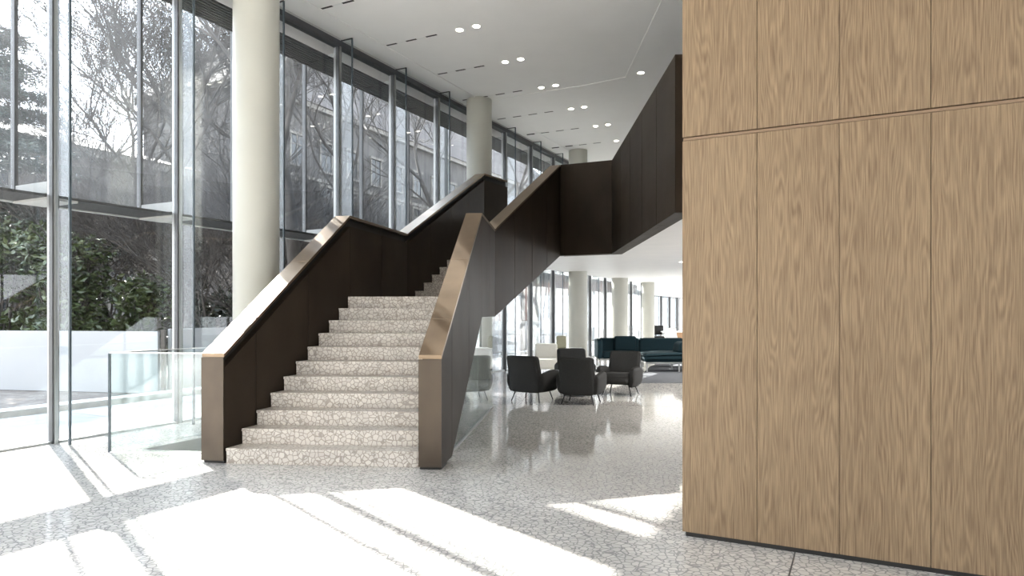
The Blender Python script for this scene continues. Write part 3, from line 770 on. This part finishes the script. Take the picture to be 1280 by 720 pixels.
def hoarding(pts, z1, label, nm='hoarding'):
    r = thing(nm, (pts[0][0], pts[0][1], -.11), label, 'fence', 'white hoarding runs beyond the glass')
    for i in range(len(pts)-1):
        a = Vector(pts[i]); b = Vector(pts[i+1]); Ln = (b-a).length; n = max(1, round(Ln/2.4)); d = (b-a)/n; w = Vector((-d.y, d.x)).normalized()*.03
        for k in range(n):
            p = a+d*k; q = a+d*(k+.997)
            m = MB(); m.prism([p-w, q-w, q+w, p+w], -.10, z1); m.build('panel', M_hoard, r)
    return r
hoarding([(-18, 16.5), (-7.52, 14.55)], 1.22, 'low white hoarding at the left, ending at the dark post')
hoarding([(-7.36, 14.65), (-6.78, 16.7), (6.4, 42.5)], 1.27, 'low white hoarding running on from the dark post behind the column')
pm = MB(); pm.rbox(-7.47, -7.39, 14.52, 14.60, -.12, 1.26, .012, 2); pm.box(-7.475, -7.385, 14.515, 14.605, .3, .34); pm.box(-7.475, -7.385, 14.515, 14.605, .9, .94)
tag(pm.build('fence_post', M_post), 'dark weathered post between the two white hoardings', 'post')

# buildings
def fwindow(root, s, o, z0, w, h, arch=False):
    m = MB(); d = .10
    fbox(m, s-w/2-.14, s-w/2, o-.12, o-.01, z0-.1, z0+h); fbox(m, s+w/2, s+w/2+.14, o-.12, o-.01, z0-.1, z0+h)
    fbox(m, s-w/2-.25, s+w/2+.25, o-.2, o-.01, z0-.25, z0-.101)
    if arch:
        n = 8
        for i in range(n):
            a0, a1 = PI*i/n, PI*(i+1)/n; r0, r1 = w/2, w/2+.16
            q = [(r0*math.cos(a0), r0*math.sin(a0)), (r1*math.cos(a0), r1*math.sin(a0)), (r1*math.cos(a1), r1*math.sin(a1)), (r0*math.cos(a1), r0*math.sin(a1))]
            m.hexa([F(s+x, o-.12, z0+h+y) for x, y in q], [F(s+x, o-.01, z0+h+y) for x, y in q])
    else: fbox(m, s-w/2-.25, s+w/2+.25, o-.2, o-.01, z0+h+.001, z0+h+.2)
    f = m.build('window', M_stucco, root)
    m = MB(); fbox(m, s-w/2+.001, s+w/2-.001, o-.05, o-.005, z0-.1, z0+h)
    if arch:
        pts = [F(s+(w/2-.002)*math.cos(PI*i/10), o-.05, z0+h+(w/2-.002)*math.sin(PI*i/10)) for i in range(11)]
        pts2 = [F(s+(w/2-.002)*math.cos(PI*i/10), o-.005, z0+h+(w/2-.002)*math.sin(PI*i/10)) for i in range(11)]
        nn = 11; m.add(pts+pts2, [tuple(range(nn-1,-1,-1)), tuple(range(nn, 2*nn))]+[(i, (i+1) % nn, nn+(i+1) % nn, nn+i) for i in range(nn)])
    pn = m.build('pane', M_pane, f)
    m = MB(); fbox(m, s-.035, s+.035, o-.08, o-.051, z0-.1, z0+h); fbox(m, s-w/2, s+w/2, o-.08, o-.051, z0+h*.66, z0+h*.66+.06); m.build('glazing_bar', M_stucco, f)
def building(name, s0, s1, o, dep, H, floors, pitch, label, wm, roofh):
    r = thing(name, F((s0+s1)/2, o, -.11), label, 'building', 'old buildings beyond the trees')
    m = MB(); fbox(m, s0, s1, o, o+dep, -.3, H); m.build('wall', wm, r)
    m = MB(); fbox(m, s0-.4, s1+.4, o-.45, o+dep+.4, H+.001, H+.35)
    for fz, fh, ar in floors[1:]: fbox(m, s0-.1, s1+.1, o-.14, o-.001, fz-1.0, fz-.75)
    m.build('cornice', M_stucco, r)
    m = MB(); oo = o+dep/2
    b = [F(s0-.5, o-.55, H+.36), F(s1+.5, o-.55, H+.36), F(s1+.5, o+dep+.5, H+.36), F(s0-.5, o+dep+.5, H+.36)]
    t = [F(s0+dep*.4, oo-.1, roofh), F(s1-dep*.4, oo-.1, roofh), F(s1-dep*.4, oo+.1, roofh), F(s0+dep*.4, oo+.1, roofh)]
    m.hexa(b, t); m.build('roof', M_roof, r)
    n = int((s1-s0-1)/pitch)
    for fz, fh, ar in floors:
        for k in range(n):
            fwindow(r, s0+pitch*.6+k*pitch, o, fz, 1.15, fh, ar)
    return r
building('mansion', 3, 19, 22, 9, 8.6, [(1.6, 2.0, True), (5.2, 2.2, False)], 2.7, 'old low mansion with hipped roof seen through bare branches at left', M_stone, 10.6)
building('apartment_building', 27, 84, 27, 10, 16.6, [(1.6, 2.0, True), (5.2, 2.2, False), (8.9, 2.2, False), (12.4, 2.0, False)], 3.0, 'taller grey old building behind the stair and its trees', M_stone2, 22.5)
building('villa', -12, 0, 30, 9, 6.5, [(1.4, 1.8, False), (4.2, 1.6, False)], 2.6, 'small pale house behind the cedar at far left', M_stone, 9)

# brick building closing the view beyond the lounge
M_brick = noisy(mat('pale_brick', rough=.9), (.17,.105,.085), (.26,.175,.145), 2.0, 8, .3)
bk = thing('brick_building', F(52, 12, -.11), 'reddish brick building seen through the lounge windows', 'building', 'old buildings beyond the trees')
m = MB(); fbox(m, 52, 62, 1.0, 24, -.3, 11); m.build('wall', M_brick, bk)
m = MB(); fbox(m, 51.7, 62.3, .7, 24.3, 11.001, 11.4); m.build('cornice', M_stucco, bk)
m = MB(); m.hexa([F(51.6,.6,11.41), F(62.4,.6,11.41), F(62.4,24.4,11.41), F(51.6,24.4,11.41)], [F(56.9,5,14), F(57.1,5,14), F(57.1,20,14), F(56.9,20,14)]); m.build('roof', M_roof, bk)
for fz in (1.2, 4.6, 8.0):
    for k in range(8):
        o0 = 2.2+k*2.75
        m = MB(); fbox(m, 51.9, 51.999, o0-.12, o0, fz, fz+2.1); fbox(m, 51.9, 51.999, o0+1.2, o0+1.32, fz, fz+2.1); fbox(m, 51.85, 51.999, o0-.2, o0+1.4, fz-.16, fz-.001); fbox(m, 51.88, 51.999, o0-.15, o0+1.35, fz+2.101, fz+2.3)
        w_ = m.build('window', M_stucco, bk)
        m = MB(); fbox(m, 51.95, 51.998, o0+.001, o0+1.199, fz, fz+2.1); m.build('pane', M_pane, w_)

# trees
def branch(mb_, p, d, ln, r, depth, rng, twig=.0045, up=.12, spread=.55):
    segs = 3 if depth > 1 else 2
    q = Vector(p); dd = Vector(d)
    for i in range(segs):
        nd = (dd + Vector((rng.gauss(0,.13), rng.gauss(0,.13), rng.gauss(0,.10)+up*.25))).normalized()
        e = q + nd*(ln/segs)
        if (Vector((e.x, e.y))-O0).dot(NO) < 1.3: return      # keep clear of the glass
        r1 = max(twig, r*(1-.22/segs*1.4))
        mb_.tube(q, e, r, r1, 7 if r > .06 else (4 if r > .015 else 3), False)
        if depth > 0 and i > 0:
            for _ in range(rng.choice((1, 2) if depth > 2 else (1, 2, 2))):
                ax = Vector((rng.gauss(0,1), rng.gauss(0,1), rng.gauss(0,.4))).normalized()
                bd = (nd + ax*spread*1.25 + Vector((0,0,up))).normalized()
                branch(mb_, e, bd, ln*rng.uniform(.55, .8), r1*rng.uniform(.45, .65), depth-1, rng, twig, up, spread)
        q = e; dd = nd; r = r1
    if depth > 0:
        for _ in range(2):
            ax = Vector((rng.gauss(0,1), rng.gauss(0,1), rng.gauss(0,.3))).normalized()
            branch(mb_, q, (dd+ax*spread).normalized(), ln*rng.uniform(.6,.85), r*rng.uniform(.65,.85), depth-1, rng, twig, up, spread)
def bare_tree(x, y, h, r, seed, label, lean=(0, 0), depth=4):
    rng = random.Random(seed)
    root = thing('bare_tree', (x, y, -.11), label, 'tree', 'bare trees beyond the glass')
    m = MB()
    p = Vector((x, y, -.12)); d = Vector((lean[0], lean[1], 1)).normalized()
    r *= .55
    m.tube(p, p+d*h*.28, r*1.3, r, 9)
    branch(m, p+d*h*.27, d, h*.30, r, depth, rng)
    m.build('branches', M_bark, root, True, 60)
    return root
def leaves(mb_, centre, rad, n, size, rng, aspect=.5):
    for _ in range(n):
        while True:
            v = Vector((rng.uniform(-1,1), rng.uniform(-1,1), rng.uniform(-1,1)))
            if .25 < v.length < 1: break
        c = Vector(centre) + Vector((v.x*rad[0], v.y*rad[1], v.z*rad[2]))
        a = Vector((rng.gauss(0,1), rng.gauss(0,1), rng.gauss(0,.6))).normalized(); b = a.orthogonal().normalized()
        b = (Matrix.Rotation(rng.uniform(0, 6.28), 3, a) @ b)
        s = size*rng.uniform(.6, 1.3)
        mb_.add([c-a*s, c+b*s*aspect+a.cross(b)*s*.1, c+a*s, c-b*s*aspect+a.cross(b)*s*.1], [(0,1,2,3)])
T = [(-11.2, 22.5, 10.5, .22, 'tall bare tree in front of the mansion, second pane from the left'),
     (-9.3, 20.0, 12.5, .26, 'bare tree with the ivy covered trunk'),
     (-8.3, 24.0, 12.0, .24, 'bare tree in front of the mansion beside the first mullion right of the ivy'),
     (-9.6, 28.0, 11.0, .22, 'bare tree far behind the ivy covered trunk'),
     (-4.75, 16.0, 11.5, .30, 'bare tree right of the big round column'),
     (-5.6, 26.0, 13.0, .26, 'bare tree before the tall grey building, behind the column'),
     (-2.4, 26.5, 12.5, .25, 'bare tree seen over the stair landing parapet'),
     (.4, 30.0, 12.5, .25, 'bare tree seen left of the second round column'),
     (4.2, 38.0, 12.0, .24, 'farthest bare tree, seen right of the second column'),
     (-15.5, 25.0, 9.5, .2, 'bare tree behind the cedar at far left'),
     (-7.9, 21.0, 13.0, .23, 'bare tree just left of the big round column')]
for i, (x, y, h, r, lab) in enumerate(T):
    bare_tree(x, y, h, r, 11+i, lab, (random.uniform(-.12,.12), random.uniform(-.1,.1)), 6 if i in (0,2) else 5)
def thicket(x, y, h, seed, label):
    rng = random.Random(seed); root = thing('bare_shrub', (x, y, -.11), label, 'shrub', 'bare twiggy shrubs beyond the hoarding')
    m = MB()
    for k in range(5):
        a = 2*PI*k/5+rng.uniform(-.4,.4); d = Vector((math.cos(a)*.35, math.sin(a)*.35, 1)).normalized()
        branch(m, Vector((x+.1*math.cos(a), y+.1*math.sin(a), -.12)), d, h*.42, .045, 4, rng, .004)
    m.build('branches', M_bark, root, True, 60); return root
th = thicket(-10.6, 19.2, 5.2, 41, 'bare twiggy shrub between the evergreen shrub and the ivy')
th2 = thicket(-8.0, 18.4, 5.6, 42, 'bare twiggy shrub right of the ivy covered trunk')
for k, (src, x, y, lab) in enumerate(((th, -6.6, 18.8, 'bare twiggy shrub seen just left of the big round column'), (th2, -6.6, 20.9, 'bare twiggy shrub seen just right of the big round column'),
        (th, -6.0, 23.6, 'bare twiggy shrub above the lower stair parapet peak'), (th2, -3.3, 25.5, 'bare twiggy shrub above the landing parapet'), (th, -12.8, 21.0, 'bare twiggy shrub behind the broad evergreen shrub'),
        (th2, -9.8, 22.5, 'bare twiggy shrub behind the ivy covered trunk'), (th, -1.8, 28.4, 'bare twiggy shrub left of the column behind the stair'), (th2, -7.2, 23.0, 'bare twiggy shrub far behind the second mullion'))):
    dup(src, (x, y, -.11), 1.1*k+.5, lab)
# ivy on the trunk
rng = random.Random(5)
iv = thing('ivy', (-9.3, 19.8, -.11), 'dark ivy clothing the trunk above the white hoarding', 'ivy')
m = MB()
for k in range(9): leaves(m, (-9.25+rng.uniform(-.35,.35), 19.75+rng.uniform(-.2,.2), .4+k*.42), (.55-.03*k, .5, .4), 170, .085, rng, .7)
m.build('leaves', M_ivy, iv)['kind'] = 'stuff'
m = MB(); m.tube((-9.3, 19.72, -.12), (-9.2, 19.70, 3.6), .03, .015, 6); m.build('stem', M_bark, iv)
# evergreen shrub
def shrub(x, y, h, w, label, n=2600, mt=None, size=.10, name='evergreen_shrub'):
    r = thing(name, (x, y, -.11), label, 'shrub', 'leafy shrubs behind the hoarding')
    rng = random.Random(int(x*10+y)); m = MB(); t = MB()
    for k in range(26):
        a = rng.uniform(0, 6.28); rr = w*math.sqrt(rng.random())*.8; z = rng.uniform(.25, .95)*h
        c = (x+rr*math.cos(a)*(1.1-.5*z/h), y+rr*math.sin(a)*.7, z)
        leaves(m, c, (.55, .5, .42), n//26, size, rng, .45)
        t.tube((x+rng.uniform(-.1,.1), y, -.12), c, .035, .012, 5, False)
    m.build('leaves', mt or M_leaf, r)['kind'] = 'stuff'; t.build('stems', M_bark, r)
shrub(-11.6, 17.6, 3.9, 1.5, 'broad leafy evergreen shrub behind the hoarding at left', 2600)
shrub(-13.9, 18.6, 4.2, 1.6, 'leafy evergreen shrub at the left edge under the cedar', 2300)
shrub(-9.9, 18.2, 2.6, .8, 'small light green shrub between the big shrub and the ivy', 1500)
shrub(-8.2, 19.6, 2.2, .9, 'dark low shrub right of the ivy covered trunk', 1400, M_ivy)
# cedar
cd = thing('cedar', (-16.3, 20.8, -.11), 'tall dark cedar at the left edge of the glass', 'tree')
rng = random.Random(3); m = MB(); t = MB()
t.tube((-16.3, 20.8, -.12), (-16.1, 20.8, 11.2), .32, .06, 10)
for k in range(44):
    z = 2.8+k*.185; a = rng.uniform(0, 6.28); ln = (4.2-.36*(z-2.8))*rng.uniform(.75, 1.1); ln = max(.8, ln)
    p = Vector((-16.2, 20.8, z)); d = Vector((math.cos(a), math.sin(a)*.8, .12)).normalized(); q = p
    for i in range(6):
        e = q + d*ln/6; d = (d+Vector((rng.gauss(0,.08), rng.gauss(0,.08), -.07))).normalized()
        t.tube(q, e, .05*(1-i/7), .05*(1-(i+1)/7), 5, False)
        if i > 0:
            leaves(m, e, (.50, .50, .18), 80, .12, rng, .18)
            sd2 = d.cross(Vector((0,0,1))).normalized()
            for sgn in (-1, 1):
                leaves(m, e+sd2*sgn*.45+Vector((0,0,-.06)), (.42, .42, .14), 46, .12, rng, .18)
        q = e
m.build('needles', M_need, cd)['kind'] = 'stuff'; t.build('trunk', M_bark, cd)
